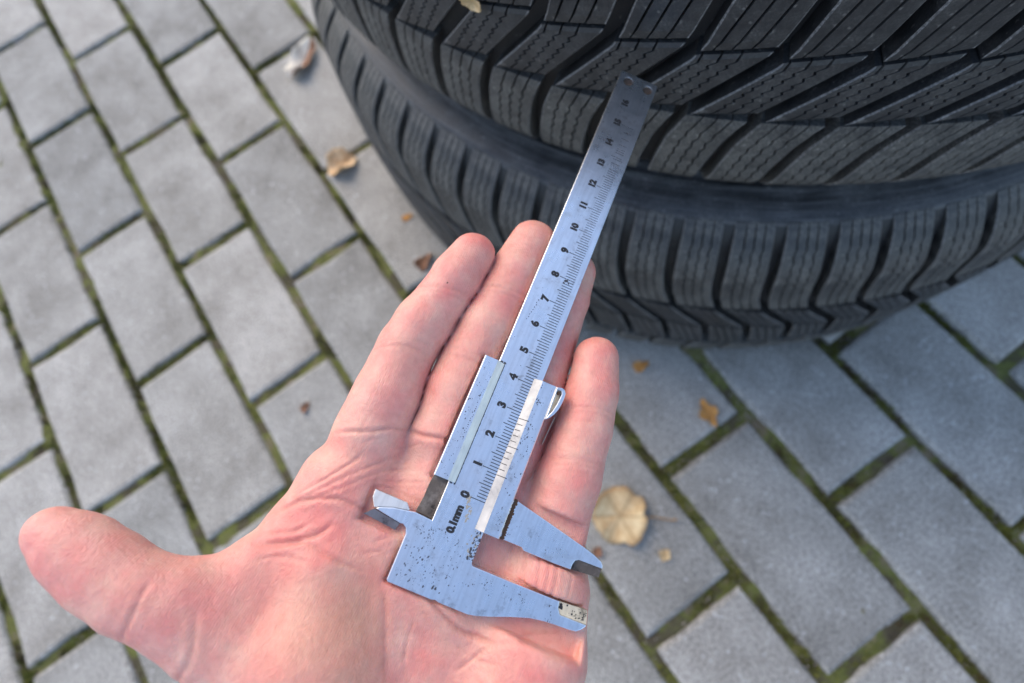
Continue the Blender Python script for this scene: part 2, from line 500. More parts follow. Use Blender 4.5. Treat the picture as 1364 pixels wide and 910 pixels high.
def carcass_mesh():
    pr = []
    for a in np.linspace(-0.116, 0.116, 59):
        pr.append((crown(a) - gdepth(a), a))
    up = [(0.352, 0.1178), (0.3475, 0.1190), (0.345, 0.1204), (0.3435, 0.1204), (0.342, 0.1196), (0.338, 0.1206), (0.3365, 0.1214), (0.335, 0.1208), (0.330, 0.1217), (0.3285, 0.1224), (0.327, 0.1217), (0.318, 0.1221), (0.308, 0.1221), (0.300, 0.1218),
          (0.298, 0.1223), (0.296, 0.1215), (0.284, 0.1192), (0.270, 0.1152), (0.258, 0.1105), (0.250, 0.109), (0.246, 0.110), (0.240, 0.107), (0.232, 0.102), (0.226, 0.094), (0.228, 0.088), (0.245, 0.094), (0.29, 0.108), (0.33, 0.110), (0.36, 0.100), (0.378, 0.08), (0.382, 0.04), (0.383, 0.0)]
    # fine concentric ribs on the upper flank
    prof = [(r, -a) for r, a in reversed(up)] + pr + up[:-1]
    nseg = 240
    V = []; Q = []
    m_ = len(prof)
    for s in range(nseg):
        th = 2 * math.pi * s / nseg
        c_, s_ = math.cos(th), math.sin(th)
        for r, a in prof: V.append((r * c_, r * s_, a))
    for s in range(nseg):
        s2 = (s + 1) % nseg
        for k in range(m_):
            k2 = (k + 1) % m_
            Q.append((s * m_ + k, s2 * m_ + k, s2 * m_ + k2, s * m_ + k2))
    return quads_np("carcass", np.array(V), np.array(Q))
CARC = carcass_mesh(); CARC.materials.append(m_side)
m_groove = rubber("groove_rubber", 0.35, 0.45, 0.75, (0.10, 0.095, 0.085), 0.6)  # less dusty rubber, darkened to paint in the shade of the grooves
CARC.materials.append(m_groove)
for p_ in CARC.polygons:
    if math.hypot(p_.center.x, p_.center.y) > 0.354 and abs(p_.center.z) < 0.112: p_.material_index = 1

def rot_join(sets, name):
    """all remaining blocks of a tyre as one mesh"""
    bm = bmesh.new()
    for me, ang_, mi in sets:
        n0 = len(bm.verts)
        f0 = len(bm.faces)
        bm.from_mesh(me)
        bm.verts.ensure_lookup_table(); bm.faces.ensure_lookup_table()
        bmesh.ops.rotate(bm, verts=bm.verts[n0:], cent=(0, 0, 0), matrix=Matrix.Rotation(ang_, 3, 'Z'))
        for f in bm.faces[f0:]: f.material_index = mi
    me = bpy.data.meshes.new(name); bm.to_mesh(me); bm.free()
    me.materials.append(m_shoulder); me.materials.append(m_tread)
    return me
def make_tyre(x, y, z, facing, phase, side, label):
    t = empty("tyre", (x, y, z))
    tag(t, label, "tyre", "stacked used winter tyres")
    t.rotation_euler = (0, 0, phase)
    mesh_obj("sidewall", CARC, None, t)
    rest = []
    for k in range(NP):
        a = k * PITCH
        w = (a + phase - facing + math.pi) % (2 * math.pi) - math.pi
        for nm, me, m in BL[side]:
            if abs(w) < R(72):
                o = mesh_obj(nm, me, None, t); o.rotation_euler = (0, 0, a)
            else:
                rest.append((me, a, 0 if m is m_shoulder else 1))
    o = mesh_obj("far_side_tread", rot_join(rest, "far_side_tread"), None, t); o["kind"] = "stuff"
    return t
make_tyre(0.157, 0.527, HALF + 0.0005, R(-10), 0.02, 1, "black used winter tyre lying flat on the pavers, the lower tyre of the stack")
make_tyre(0.166, 0.549, HALF * 3 + 0.001, R(-10), 0.35, -1, "black used winter tyre on top of the stack, behind the tip of the caliper")

# ------------------------------------------------------------------ caliper
OC = Vector((-0.03917262956605901, 0.0024423971099218483, 0.3379618298974029 - 0.49766734 + H))
MC = np.array([[0.8953668613937804, 0.3656514967764944, 0.2541990684930866],
               [-0.3696230685952403, 0.9285679567387993, -0.03376887438935816],
               [-0.24838874910102296, -0.0637223086557819, 0.9665622052909981]])
MW = Matrix(((*MC[0], OC[0]), (*MC[1], OC[1]), (*MC[2], OC[2]), (0, 0, 0, 1)))
cal = empty("vernier_caliper")
cal.matrix_world = MW
tag(cal, "worn steel vernier caliper lying across the open hand, tip pointing at the tyres", "caliper")
MM = 0.001
def prism(name, poly, n0, n1, m, parent, bev=0.25, holes=(), topfn=None):
    bm = bmesh.new()
    loops = []
    for lp in [poly] + list(holes):
        vs = [bm.verts.new((x * MM, y * MM, n0 * MM)) for x, y in lp]
        loops.append([bm.edges.new((vs[k], vs[(k + 1) % len(vs)])) for k in range(len(vs))])
    if holes:
        bmesh.ops.triangle_fill(bm, use_beauty=True, edges=[e for lp in loops for e in lp])
    else:
        bm.faces.new([e.verts[0] for e in loops[0]] if False else bm.verts[:])
    ext = bmesh.ops.extrude_face_region(bm, geom=bm.faces[:])
    nv = [v for v in ext["geom"] if isinstance(v, bmesh.types.BMVert)]
    for v in nv:
        v.co.z = n1 * MM if topfn is None else topfn(v.co.x / MM, v.co.y / MM) * MM
    bmesh.ops.recalc_face_normals(bm, faces=bm.faces)
    if bev > 0:
        nvs = set(nv)
        ed = [e for e in bm.edges if e.verts[0] in nvs and e.verts[1] in nvs and len(e.link_faces) == 2 and e.calc_face_angle(0) > 0.5]
        bmesh.ops.bevel(bm, geom=ed, offset=bev * MM, segments=2, affect='EDGES', profile=0.6)
    me = bpy.data.meshes.new(name); bm.to_mesh(me); bm.free()
    return mesh_obj(name, me, m, parent)
def circle(x, y, r, k=20):
    return [(x + r * math.cos(6.28318 * i / k), y + r * math.sin(6.28318 * i / k)) for i in range(k)]
def sweep_y(name, sec, y0, y1, m, parent, inset=0.0, mats=None):
    """cross-section (x, n) carried along the beam"""
    bm = bmesh.new()
    A = [bm.verts.new((x * MM, y0 * MM, z * MM)) for x, z in sec]
    B = [bm.verts.new((x * MM, y1 * MM, z * MM)) for x, z in sec]
    k = len(sec)
    for i_ in range(k):
        f = bm.faces.new((A[i_], A[(i_ + 1) % k], B[(i_ + 1) % k], B[i_]))
        if mats: f.material_index = mats[i_]
    bm.faces.new(A); bm.faces.new(B)
    bmesh.ops.recalc_face_normals(bm, faces=bm.faces)
    me = bpy.data.meshes.new(name); bm.to_mesh(me); bm.free()
    return mesh_obj(name, me, m, parent)

beam_poly = [(0.0, -10.4), (0.0, 174.0), (0.5, 174.6), (15.4, 174.6), (16.0, 174.0), (16.0, -17.3), (16.6, -17.9), (28.0, -17.9), (44.7, -17.7), (45.0, -19.6), (46.1, -21.1), (54.8, -20.95),
             (54.5, -21.6), (53.6, -22.7), (52.2, -23.7), (49.8, -24.0), (47.2, -24.1), (42.5, -24.4), (38.0, -25.1), (32.3, -26.8), (27.0, -28.7), (22.4, -30.1), (20.0, -30.5), (11.2, -30.5), (9.9, -30.2), (8.8, -30.5), (-4.9, -30.5), (-5.4, -30.0),
             (-5.6, -16.8), (-6.3, -15.2), (-7.5, -14.5), (-8.3, -14.7), (-17.0, -13.5), (-16.0, -12.7), (-12.0, -11.3), (-7.4, -10.5), (-5.5, -10.1)]
beam = prism("main_beam", beam_poly, -3.5, 0.0, m_steel, cal, 0.3, holes=[circle(4.1, 170.6, 1.9), circle(12.7, 170.5, 1.9)])
for hx in (4.1, 12.7):
    prism("rivet", circle(hx, 170.55, 1.86), -3.3, -0.7, m_rivet, beam, 0.2)
prism("inner_jaw_blade", [(-19.4, -8.5), (-8.9, -8.6), (-7.25, -10.2), (-7.5, -10.45), (-12.0, -11.25), (-16.0, -12.65), (-17.4, -13.3), (-19.1, -10.8)], -2.6, -0.2, m_steel_bevel, cal, 0.15,
      topfn=lambda x, y: -0.15 - 0.18 * (y + 12.5))
prism("inner_jaw_edge", [(-19.6, -16.2), (-17.2, -13.7), (-8.4, -14.9), (-9.0, -17.2)], -3.4, -1.6, m_steel_dull, cal, 0.1, topfn=lambda x, y: -1.0 + 0.45 * (y + 14.5))
prism("oxidised_step", [(-0.05, 41), (-4.7, 41), (-4.8, 1.9), (-5.1, -1.5), (-5.0, -5.2), (-5.6, -9.9), (-0.05, -10.3)], -3.45, -1.3, m_steel_dark, cal, 0.2)
prism("jaw_tip_face", [(44.8, -17.75), (54.0, -17.25), (54.75, -20.9), (46.15, -21.05), (45.05, -19.6)], -3.4, -0.5, m_cream, cal, 0.0, topfn=lambda x, y: -0.75 + 0.14 * (-17.5 - y) - 0.02 * (x - 45))

frame = empty("sliding_frame"); frame.parent = cal
sweep_y("clamp_rail", [(-4.9, -4.6), (-0.08, -4.6), (-0.08, 0.06), (2.1, 0.06), (2.1, 0.35), (1.9, 0.5), (-0.35, 2.0), (-4.6, 2.05), (-4.9, 1.75)], 2.0, 42.7, m_steel, frame, mats=[0, 0, 0, 1, 1, 1, 0, 0, 0])
bpy.data.objects["clamp_rail"].data.materials.append(m_steel_bevel)
sweep_y("vernier_plate", [(13.05, 0.06), (13.05, 0.22), (15.75, 1.85), (20.5, 1.9), (20.75, 1.65), (20.75, -4.6), (16.08, -4.6), (16.08, 0.06)], -8.0, 42.2, m_steel, frame, mats=[1, 1, 0, 0, 0, 0, 0, 0])
bpy.data.objects["vernier_plate"].data.materials.append(m_vern)
prism("back_plate", [(-4.8, 2.1), (20.7, 2.1), (20.7, 42.0), (-4.8, 42.4)], -5.4, -4.62, m_steel, frame, 0.1)
prism("thumb_lever", [(20.8, 42.3), (22.6, 42.7), (23.6, 42.4), (24.3, 41.4), (24.45, 40.0), (24.3, 37.5), (23.9, 35.4), (23.1, 33.3), (22.0, 31.7), (20.9, 30.7), (20.8, 30.6)], -1.6, 1.8, m_steel, frame, 0.3,
      holes=[[(21.4, 41.4), (22.7, 41.5), (23.1, 40.6), (22.8, 37.0), (22.2, 34.2), (21.5, 32.6)]])
prism("spring_strip", [(21.35, 41.6), (22.9, 41.6), (23.0, 37), (22.3, 33.8), (21.4, 32.4)], -1.5, 0.2, m_cream, frame, 0.0, topfn=lambda x, y: 1.2 - 0.7 * (x - 21.4))
prism("lever_pin", circle(22.05, 40.6, 0.6, 10), -0.3, 1.2, m_rust_and_shade, frame, 0.1)
prism("depth_slide", [(24.7, 34.0), (24.95, 34.2), (24.1, 24.0), (23.9, 24.0)], -6.5, -5.0, m_rust2, frame, 0.0)
sj = prism("sliding_jaw", [(20.8, 4.7), (22.6, 4.2), (34.0, 1.9), (46.4, -0.7), (50.5, -1.75), (53.2, -2.8), (54.0, -3.7), (54.2, -4.6), (46.4, -4.8), (45.4, -5.4), (44.95, -6.6), (44.9, -8.3), (39.7, -8.5), (29.3, -8.5), (28.4, -7.8), (20.8, -7.8)], -3.5, -0.05, m_steel, frame, 0.3)
prism("sliding_jaw_tip_face", [(46.45, -4.85), (54.2, -4.65), (54.4, -7.4), (45.05, -8.35), (45.05, -6.6), (45.5, -5.45)], -3.4, -1.0, m_steel_dark, frame, 0.0, topfn=lambda x, y: -0.7 + 0.35 * (y + 4.6))
# flat marks on the steel, the painted shade of the jaw step among them
def flat(name, polys, m, parent, n0):
    V, F = [], []
    for c_, p in enumerate(polys):
        p = [(q[0], q[1], (q[2] if len(q) > 2 else n0) + 0.00012 * c_) for q in p]
        k = len(V)
        V += [(q[0] * MM, q[1] * MM, (q[2] if len(q) > 2 else n0) * MM) for q in p]
        F.append(tuple(range(k, k + len(p))))
    return mesh_obj(name, from_np(name, V, F), m, parent)
def blob(x, y, r, k=9, n0=0.0, el=1.0, th=0.0):
    out = []
    for i_ in range(k):
        a = 6.28318 * i_ / k; rr_ = r * random.uniform(0.6, 1.25)
        ux, uy = rr_ * math.cos(a) * el, rr_ * math.sin(a)
        out.append((x + ux * math.cos(th) - uy * math.sin(th), y + ux * math.sin(th) + uy * math.cos(th), n0))
    return out
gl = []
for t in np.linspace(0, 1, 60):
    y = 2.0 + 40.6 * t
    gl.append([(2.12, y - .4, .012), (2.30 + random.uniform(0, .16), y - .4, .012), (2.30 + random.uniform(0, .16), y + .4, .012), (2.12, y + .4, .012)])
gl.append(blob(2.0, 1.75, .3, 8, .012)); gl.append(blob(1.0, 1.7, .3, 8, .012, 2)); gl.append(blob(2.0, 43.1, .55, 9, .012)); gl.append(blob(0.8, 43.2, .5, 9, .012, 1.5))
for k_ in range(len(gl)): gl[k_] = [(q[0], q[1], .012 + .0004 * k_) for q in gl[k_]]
flat("gap_shadow_line", gl, m_ink_faint, beam, .012)  # dark strip painting the shadow in the gap beside the clamp
st = []
for t in np.linspace(0, 1, 15):
    st.append(blob(21.75 + random.uniform(-.2, .2), 4.0 - 11.3 * t, 0.75, 9, -0.02, 1.1))
flat("jaw_step_shade", st, m_rust_and_shade, frame, -0.02)  # rust-brown blobs that paint in the shade of the jaw step

# engraved scale
def tick(x0, x1, y, w, n0=0.02, n1=None):
    n1 = n0 if n1 is None else n1
    return [(x0, y - w / 2, n0), (x1, y - w / 2, n1), (x1, y + w / 2, n1), (x0, y + w / 2, n0)]
tk, tkf = [], []
for i_ in range(0, 152):
    x0 = 8.1 if i_ % 10 == 0 else (9.0 if i_ % 5 == 0 else 10.0)
    w = 0.25 if i_ < 100 else 0.22
    x1 = 13.7 - (0.4 if i_ > 95 else 0) + random.uniform(-.12, .12)
    if i_ > 128 and random.random() < 0.45: continue
    (tk if i_ < 96 else tkf).append(tick(x0 + random.uniform(-.08, .08), x1, i_, w))
flat("scale_marks", tk, m_ink, beam, 0.02)
flat("worn_scale_marks", tkf, m_ink_faint, beam, 0.02)
vt = []
for i_ in range(11):
    y = 9.1 + 1.9 * i_
    x1 = 16.3 if i_ % 5 == 0 else 14.9
    def vn(x): return 0.24 + (x - 13.05) * (1.85 - 0.22) / 2.7 if x < 15.75 else 1.88
    vt.append(tick(13.15, min(x1, 15.74), y, 0.24, vn(13.15), vn(min(x1, 15.74))))
    if x1 > 15.75: vt.append(tick(15.76, x1, y, 0.24, 1.9, 1.9))
flat("vernier_marks", vt, m_ink, bpy.data.objects["vernier_plate"], 1.0)

def text_mesh(body, size, offs):
    cu = bpy.data.curves.new("t", 'FONT')
    cu.body = body; cu.size = size; cu.align_x = 'CENTER'; cu.align_y = 'CENTER'; cu.offset = offs; cu.space_character = 0.92
    cu.resolution_u = 3
    o = bpy.data.objects.new("t", cu); COL.objects.link(o)
    dg = bpy.context.evaluated_depsgraph_get(); dg.update()
    me = bpy.data.meshes.new_from_object(o.evaluated_get(dg))
    bpy.data.objects.remove(o)
    return me
def numeral(body, x, y, size, m, offs):
    me = text_mesh(body, size * MM, offs * MM)
    me.name = "numeral"
    me.materials.clear()
    o = mesh_obj("numeral", me, m, beam)
    o.location = (x * MM, y * MM, 0.03 * MM); o.rotation_euler = (0, 0, math.pi / 2)
    return o
for i_ in range(17):
    numeral(str(i_), 6.45, i_ * 10 + 0.1, 3.6 if i_ < 10 else 3.3, m_ink, 0.26)
t_ = numeral("0.1mm", 6.4, -7.6, 3.2, m_ink, 0.24); t_.name = "unit_mark"
# pits, scratches and stains on the steel
pit = []
def scatter(nmb, x0, x1, y0, y1, r0, r1, n0, lst, clump=1):
    for _ in range(nmb):
        x, y = random.uniform(x0, x1), random.uniform(y0, y1)
        for _ in range(random.randint(1, clump)):
            lst.append(blob(min(max(x + random.gauss(0, .5), x0), x1), min(max(y + random.gauss(0, .7), y0), y1), random.uniform(r0, r1) * (0.5 if random.random() < .6 else 1), 6, n0, random.uniform(1, 2.4), random.uniform(0.8, 2.2)))
scatter(75, -4, 14, -29, -12, .07, .2, .02, pit, 6)
scatter(14, -3, 14, -29, -19, .15, .34, .02, pit, 2)
scatter(30, 15, 44, -24, -19.5, .07, .18, .02, pit, 4)
scatter(16, 14.2, 15.8, -16.5, -8.5, .14, .38, .02, pit, 6)
scatter(26, 1, 15, 0, 80, .06, .13, .02, pit, 2)
scatter(16, 1, 8, 50, 160, .06, .12, .02, pit, 2)
pit += [blob(10.8, 79.3, .6, 9, .025, 1.6, .4), blob(10.2, 78.2, .35, 8, .025), blob(11.9, 78.6, .3, 8, .025), blob(2.2, 32.1, .35, 7, .025)]
for t in np.linspace(0, 1, 9): pit.append(blob(4.4 - 1.1 * t + random.gauss(0, .15), 68.5 - 8 * t, .16, 6, .02, 1.8, 1.3))
flat("pits", pit, m_ink_faint, beam, 0.02)["kind"] = "stuff"
pit2 = []
scatter(40, -4.5, -0.6, 3, 41, .09, .22, 2.09, pit2, 3)
scatter(52, 16.1, 20.2, -7, 41, .09, .22, 1.92, pit2, 3)
for t in np.linspace(0, 1, 26): pit2.append(blob(-1.2 + random.gauss(0, .18), 15 + 17 * t, random.uniform(.08, .24), 6, 2.09))
flat("frame_pits", pit2, m_ink_faint, frame, 2.0)["kind"] = "stuff"
pit3 = []
scatter(20, 23, 43, -7, 0, .06, .14, -0.02, pit3, 3)
pit3 = [p for p in pit3 if p[0][1] < 4 - (p[0][0] - 22) * .21 - .6]
flat("jaw_pits", pit3, m_ink_faint, frame, 0)["kind"] = "stuff"
rs = []
for t in np.linspace(0, 1, 34):
    rs.append(blob(7.3 + 2.2 * min(1, t * 1.6) + random.gauss(0, .35), 0.6 - 7.6 * t + random.gauss(0, .3), random.uniform(.12, .4), 7, .015, random.uniform(1, 2), random.uniform(0.8, 1.8)))
for _ in range(30): rs.append(blob(random.uniform(12, 15.6), random.uniform(-16, -8), random.uniform(.1, .3), 7, .015, 1.6, 1.3))
flat("rust_bloom", rs, m_rust2, beam, 0.015)
sc = []
for _ in range(90):
    x = random.uniform(10.5, 15.2); y = random.choice((random.uniform(118, 160), random.uniform(95, 160)))
    sc.append(blob(x, y, random.uniform(.05, .14), 5, .028, random.uniform(1, 3), random.uniform(.9, 1.8)))
for _ in range(60):
    x, y = random.uniform(0.5, 15), random.uniform(-28, 165); a = random.choice((1.57, 1.57, 0.4, 2.4)) + random.gauss(0, .2)
    if a and not (x > 12 and -8 < y < 43):
        L_ = random.uniform(.8, 4); dx, dy = math.cos(a) * L_ / 2, math.sin(a) * L_ / 2; w_ = .035
        q_ = [(x - dx, y - dy), (x + w_, y), (x + dx, y + dy), (x - w_, y)]
        if all(0.2 < p_[0] < 15.8 and p_[1] > -29 for p_ in q_): sc.append([(p_[0], p_[1], .02) for p_ in q_])
flat("scratches", sc, m_scratch, beam, 0.028)["kind"] = "stuff"
tipm = [blob(45.9, -19.2, .75, 9, 0, 1.0), blob(45.6, -18.4, .5, 8, 0)]
for hx in (-19, -15, -12, -10): pass
for _ in range(22): tipm.append(blob(random.uniform(47, 54), random.uniform(-20.4, -17.9), random.uniform(.12, .35), 6, -0.2))
for p in tipm:
    for k_, q in enumerate(p): p[k_] = (q[0], q[1], -0.72 + 0.14 * (-17.5 - q[1]) - 0.02 * (q[0] - 45))
flat("tip_stains", tipm, m_ink, cal, 0)["kind"] = "stuff"

# ------------------------------------------------------------------ hand: one continuous surface from a distance field (mm, caliper frame)
F_ = {
 'index': [(-30.0, 5.0, -12.5, 11.8), (-29.9, 20, -10.6, 11.4), (-30.6, 36.2, -10.2, 10.3), (-28.9, 47, -8.9, 10.2), (-26.9, 56.9, -8.7, 9.4), (-25.2, 66.7, -7.5, 9.2), (-23.3, 77.0, -7.2, 8.2)],
 'middle': [(-7.2, 15.2, -13, 11.6), (-8.4, 30, -12.6, 11.7), (-8.7, 43.1, -12.8, 11.2), (-8.0, 55, -11.6, 10.9), (-7.2, 67.1, -11.6, 10.2), (-6.2, 80.0, -10.8, 10.0), (-5.2, 92.6, -11, 9.0)],
 'ring': [(16.4, 18.7, -15.5, 11.2), (16.0, 38, -14.2, 11.0), (15.2, 56.4, -14, 9.6), (14.2, 78.4, -13.2, 9.0), (13.4, 89.5, -12.8, 8.3)],
 'little': [(37.8, 1.7, -11, 11.0), (37.0, 16.8, -8.8, 10.8), (36.0, 33.7, -7.8, 9.8), (34.3, 47.6, -7.0, 9.2), (31.7, 59.2, -7.0, 8.1)],
}
P_ = {
 'mc_index': [(-29.0, 5.7, -12, 10.3), (-28.3, -9.5, -13.5, 11.5), (-22.7, -36.4, -14, 14), (-0.7, -80.4, -16, 15)],
 'mc_middle': [(-6.7, 16.2, -13, 10.2), (-2.7, -1.9, -15.5, 11.5), (-1.5, -33.7, -17, 14), (11.1, -80.5, -16, 16)],
 'mc_ring': [(15.8, 19.7, -15.5, 9.8), (16.8, 0.7, -17, 12), (18.2, -31.1, -18, 14), (22.2, -78.8, -16, 15)],
 'mc_little': [(38.0, 1.7, -10, 10.0), (41.2, -17.0, -14, 12.5), (41.6, -33.1, -14, 13.5), (36.0, -77.6, -15, 14)],
 'thenar': [(-24.2, -38.9, -10, 12.5), (-14.9, -57.5, -6.5, 16.5), (-2.4, -78.1, -10, 17)],
 'thumb': [(-10.5, -65.8, -7, 16.5), (-42.7, -59.0, -5, 12.4), (-56, -56.0, -1, 11.0), (-66, -55.6, 1.0, 10.0), (-76, -54.0, 0.5, 9.9), (-85, -52.0, 0.8, 9.0), (-92.5, -50.0, 2.2, 6.8)],
 'web': [(-34.8, -12.1, -13.5, 8.5), (-37.5, -28.4, -13, 8.5), (-42.0, -43.4, -9, 9.5), (-47.4, -55.7, -5, 10)],
 'hypo': [(44.0, -18.6, -12, 11.5), (46.2, -36.5, -9.5, 14.5), (40.0, -67.0, -12, 15)],
 'fill': [(-27.0, -14.0, -13.5, 10.5), (-12.0, -24.0, -15.0, 11.5), (8.0, -28.0, -16.0, 12.5)],
 'wrist': [(10.8, -85.0, -17, 16), (33.0, -83.6, -17, 15.5)],
 'fore_a': [(10.8, -85.0, -17, 16), (8.0, -130, -20, 20), (6.0, -215, -24, 27)],
 'fore_b': [(33.0, -83.6, -17, 15.5), (36.0, -130, -20, 19), (42.0, -215, -24, 26)],
}
def cone(p, a, b_):
    a3, b3 = np.array(a[:3], np.float32), np.array(b_[:3], np.float32)
    ab = b3 - a3
    t = np.clip((p - a3) @ ab / (ab @ ab), 0, 1)
    d = p - a3 - t[:, None] * ab
    return np.sqrt((d * d).sum(1)) - (a[3] + t * (b_[3] - a[3]))
def smin(a, b_, k):
    h = np.maximum(k - np.abs(a - b_), 0) / k
    return np.minimum(a, b_) - h * h * k * 0.25
def chain(p, pts, k):
    d = cone(p, pts[0], pts[1])
    for q in range(1, len(pts) - 1): d = smin(d, cone(p, pts[q], pts[q + 1]), k)
    return d
def box(p, lo, hi):
    c_ = (np.array(lo) + hi) / 2; h_ = (np.array(hi) - lo) / 2
    q = np.abs(p - c_.astype(np.float32)) - h_.astype(np.float32)
    return np.sqrt((np.maximum(q, 0) ** 2).sum(1)) + np.minimum(q.max(1), 0)
def sdf(p):
    ds = np.stack([chain(p, F_[kf], 1.2) for kf in F_])
    ds.sort(axis=0)
    fd = ds[0] + 0.45 * np.exp(-((ds[1] - ds[0]) / 0.6) ** 2)   # skin fold where two fingers touch
    pd = None
    for kp in P_:
        d = chain(p, P_[kp], 4.0)
        pd = d if pd is None else smin(pd, d, 9.0)
    d = smin(fd, pd, 3.0)
    # skin pressed flat under the tool
    pr = np.minimum(box(p, (-1, -31, -3.6), (17, 180, 40)), box(p, (-6, 1, -5.55), (22, 43.5, 40)))
    pr = np.minimum(pr, box(p, (-20.5, -18.0, -3.55), (-5, -8.0, 40)))
    pr = np.minimum(pr, box(p, (-6.2, -31.0, -3.55), (17, -7.5, 40)))
    pr = np.minimum(pr, box(p, (16, -31, -3.6), (55.5, -17, 40)))
    pr = np.minimum(pr, box(p, (16, -9, -3.6), (55.5, 5.5, 40)))
    pr = np.minimum(pr, box(p, (20, 29, -2.8), (25, 44, 40)))
    k = 1.6
    a, b_ = -d, pr
    h = np.maximum(k - np.abs(a - b_), 0) / k
    return -(np.minimum(a, b_) - h * h * k * 0.25)
VX = 0.6
lo = np.array([-104.0, -236.0, -54.0]); hi = np.array([66.0, 108.0, 26.0])
dim = np.ceil((hi - lo) / VX).astype(int) + 1
CS = 6
cd = dim // CS + 2
ci = np.stack(np.meshgrid(*[np.arange(k) for k in cd], indexing='ij'), -1).reshape(-1, 3)
cc = lo + (ci + 0.5) * CS * VX
dc = sdf(cc.astype(np.float32))
act = ci[np.abs(dc) < CS * VX * 1.6]
G = np.full(cd * CS, 5.0, np.float32)
# coarse sign everywhere
sg = np.where(dc < 0, -5.0, 5.0).astype(np.float32).reshape(cd)
G = np.repeat(np.repeat(np.repeat(sg, CS, 0), CS, 1), CS, 2)
lidx = np.stack(np.meshgrid(*[np.arange(CS)] * 3, indexing='ij'), -1).reshape(-1, 3)
for c0 in range(0, len(act), 1500):
    A_ = act[c0:c0 + 1500]
    gi = (A_[:, None, :] * CS + lidx[None]).reshape(-1, 3)
    G[gi[:, 0], gi[:, 1], gi[:, 2]] = sdf((lo + gi * VX).astype(np.float32))
def surface_nets(G):
    s = G < 0
    nxn, nyn, nzn = (np.array(G.shape) - 1)
    cs = np.zeros((nxn, nyn, nzn), np.int8)
    corners = [(i_, j_, k_) for i_ in (0, 1) for j_ in (0, 1) for k_ in (0, 1)]
    for (i_, j_, k_) in corners: cs += s[i_:i_ + nxn, j_:j_ + nyn, k_:k_ + nzn]
    cells_ = np.argwhere((cs > 0) & (cs < 8))
    acc = np.zeros((len(cells_), 3)); cnt = np.zeros(len(cells_))
    for a in range(8):
        for ax in range(3):
            c_ = corners[a]
            if c_[ax]: continue
            d_ = list(c_); d_[ax] = 1
            v0 = G[cells_[:, 0] + c_[0], cells_[:, 1] + c_[1], cells_[:, 2] + c_[2]]
            v1 = G[cells_[:, 0] + d_[0], cells_[:, 1] + d_[1], cells_[:, 2] + d_[2]]
            mk = (v0 < 0) != (v1 < 0)
            t = np.where(mk, v0 / np.where(mk, v0 - v1, 1), 0)
            q = np.tile(np.array(c_, float), (len(cells_), 1)); q[:, ax] = t
            acc[mk] += q[mk]; cnt[mk] += 1
    V = cells_ + acc / cnt[:, None]
    idm = np.full((nxn, nyn, nzn), -1, np.int32)
    idm[tuple(cells_.T)] = np.arange(len(cells_))
    quads = []
    for ax in range(3):
        sl0 = [slice(None)] * 3; sl1 = [slice(None)] * 3
        sl0[ax] = slice(0, -1); sl1[ax] = slice(1, None)
        e = np.argwhere(s[tuple(sl0)] != s[tuple(sl1)])
        u_, v_ = (ax + 1) % 3, (ax + 2) % 3
        e = e[(e[:, u_] > 0) & (e[:, v_] > 0)]
        e = e[(e[:, u_] < idm.shape[u_]) & (e[:, v_] < idm.shape[v_])]
        neg = s[tuple(e.T)]
        def at_(du, dv):
            q = e.copy(); q[:, u_] -= du; q[:, v_] -= dv
            return idm[tuple(q.T)]
        q = np.c_[at_(1, 1), at_(0, 1), at_(0, 0), at_(1, 0)]
        q[~neg] = q[~neg][:, ::-1]
        quads.append(q[(q >= 0).all(1)])
    return V, np.concatenate(quads)
HV, HQ = surface_nets(G)
HV = lo + HV * VX
# relax, keep on the field
def vnorm(V, Q):
    n_ = np.cross(V[Q[:, 2]] - V[Q[:, 0]], V[Q[:, 3]] - V[Q[:, 1]])
    N = np.zeros_like(V)
    for k in range(4):
        for ax in range(3): N[:, ax] += np.bincount(Q[:, k], n_[:, ax], len(V))
    return N / (np.linalg.norm(N, axis=1, keepdims=True) + 1e-12)
E_ = np.concatenate([HQ[:, [0, 1]], HQ[:, [1, 2]], HQ[:, [2, 3]], HQ[:, [3, 0]]])
def lap(V):
    A = np.zeros_like(V); c_ = np.bincount(E_[:, 0], minlength=len(V)) + np.bincount(E_[:, 1], minlength=len(V))
    for ax in range(3): A[:, ax] = np.bincount(E_[:, 0], V[E_[:, 1], ax], len(V)) + np.bincount(E_[:, 1], V[E_[:, 0], ax], len(V))
    return A / np.maximum(c_, 1)[:, None]
for _ in range(3): HV = HV + 0.5 * (lap(HV) - HV)
HN = vnorm(HV, HQ)
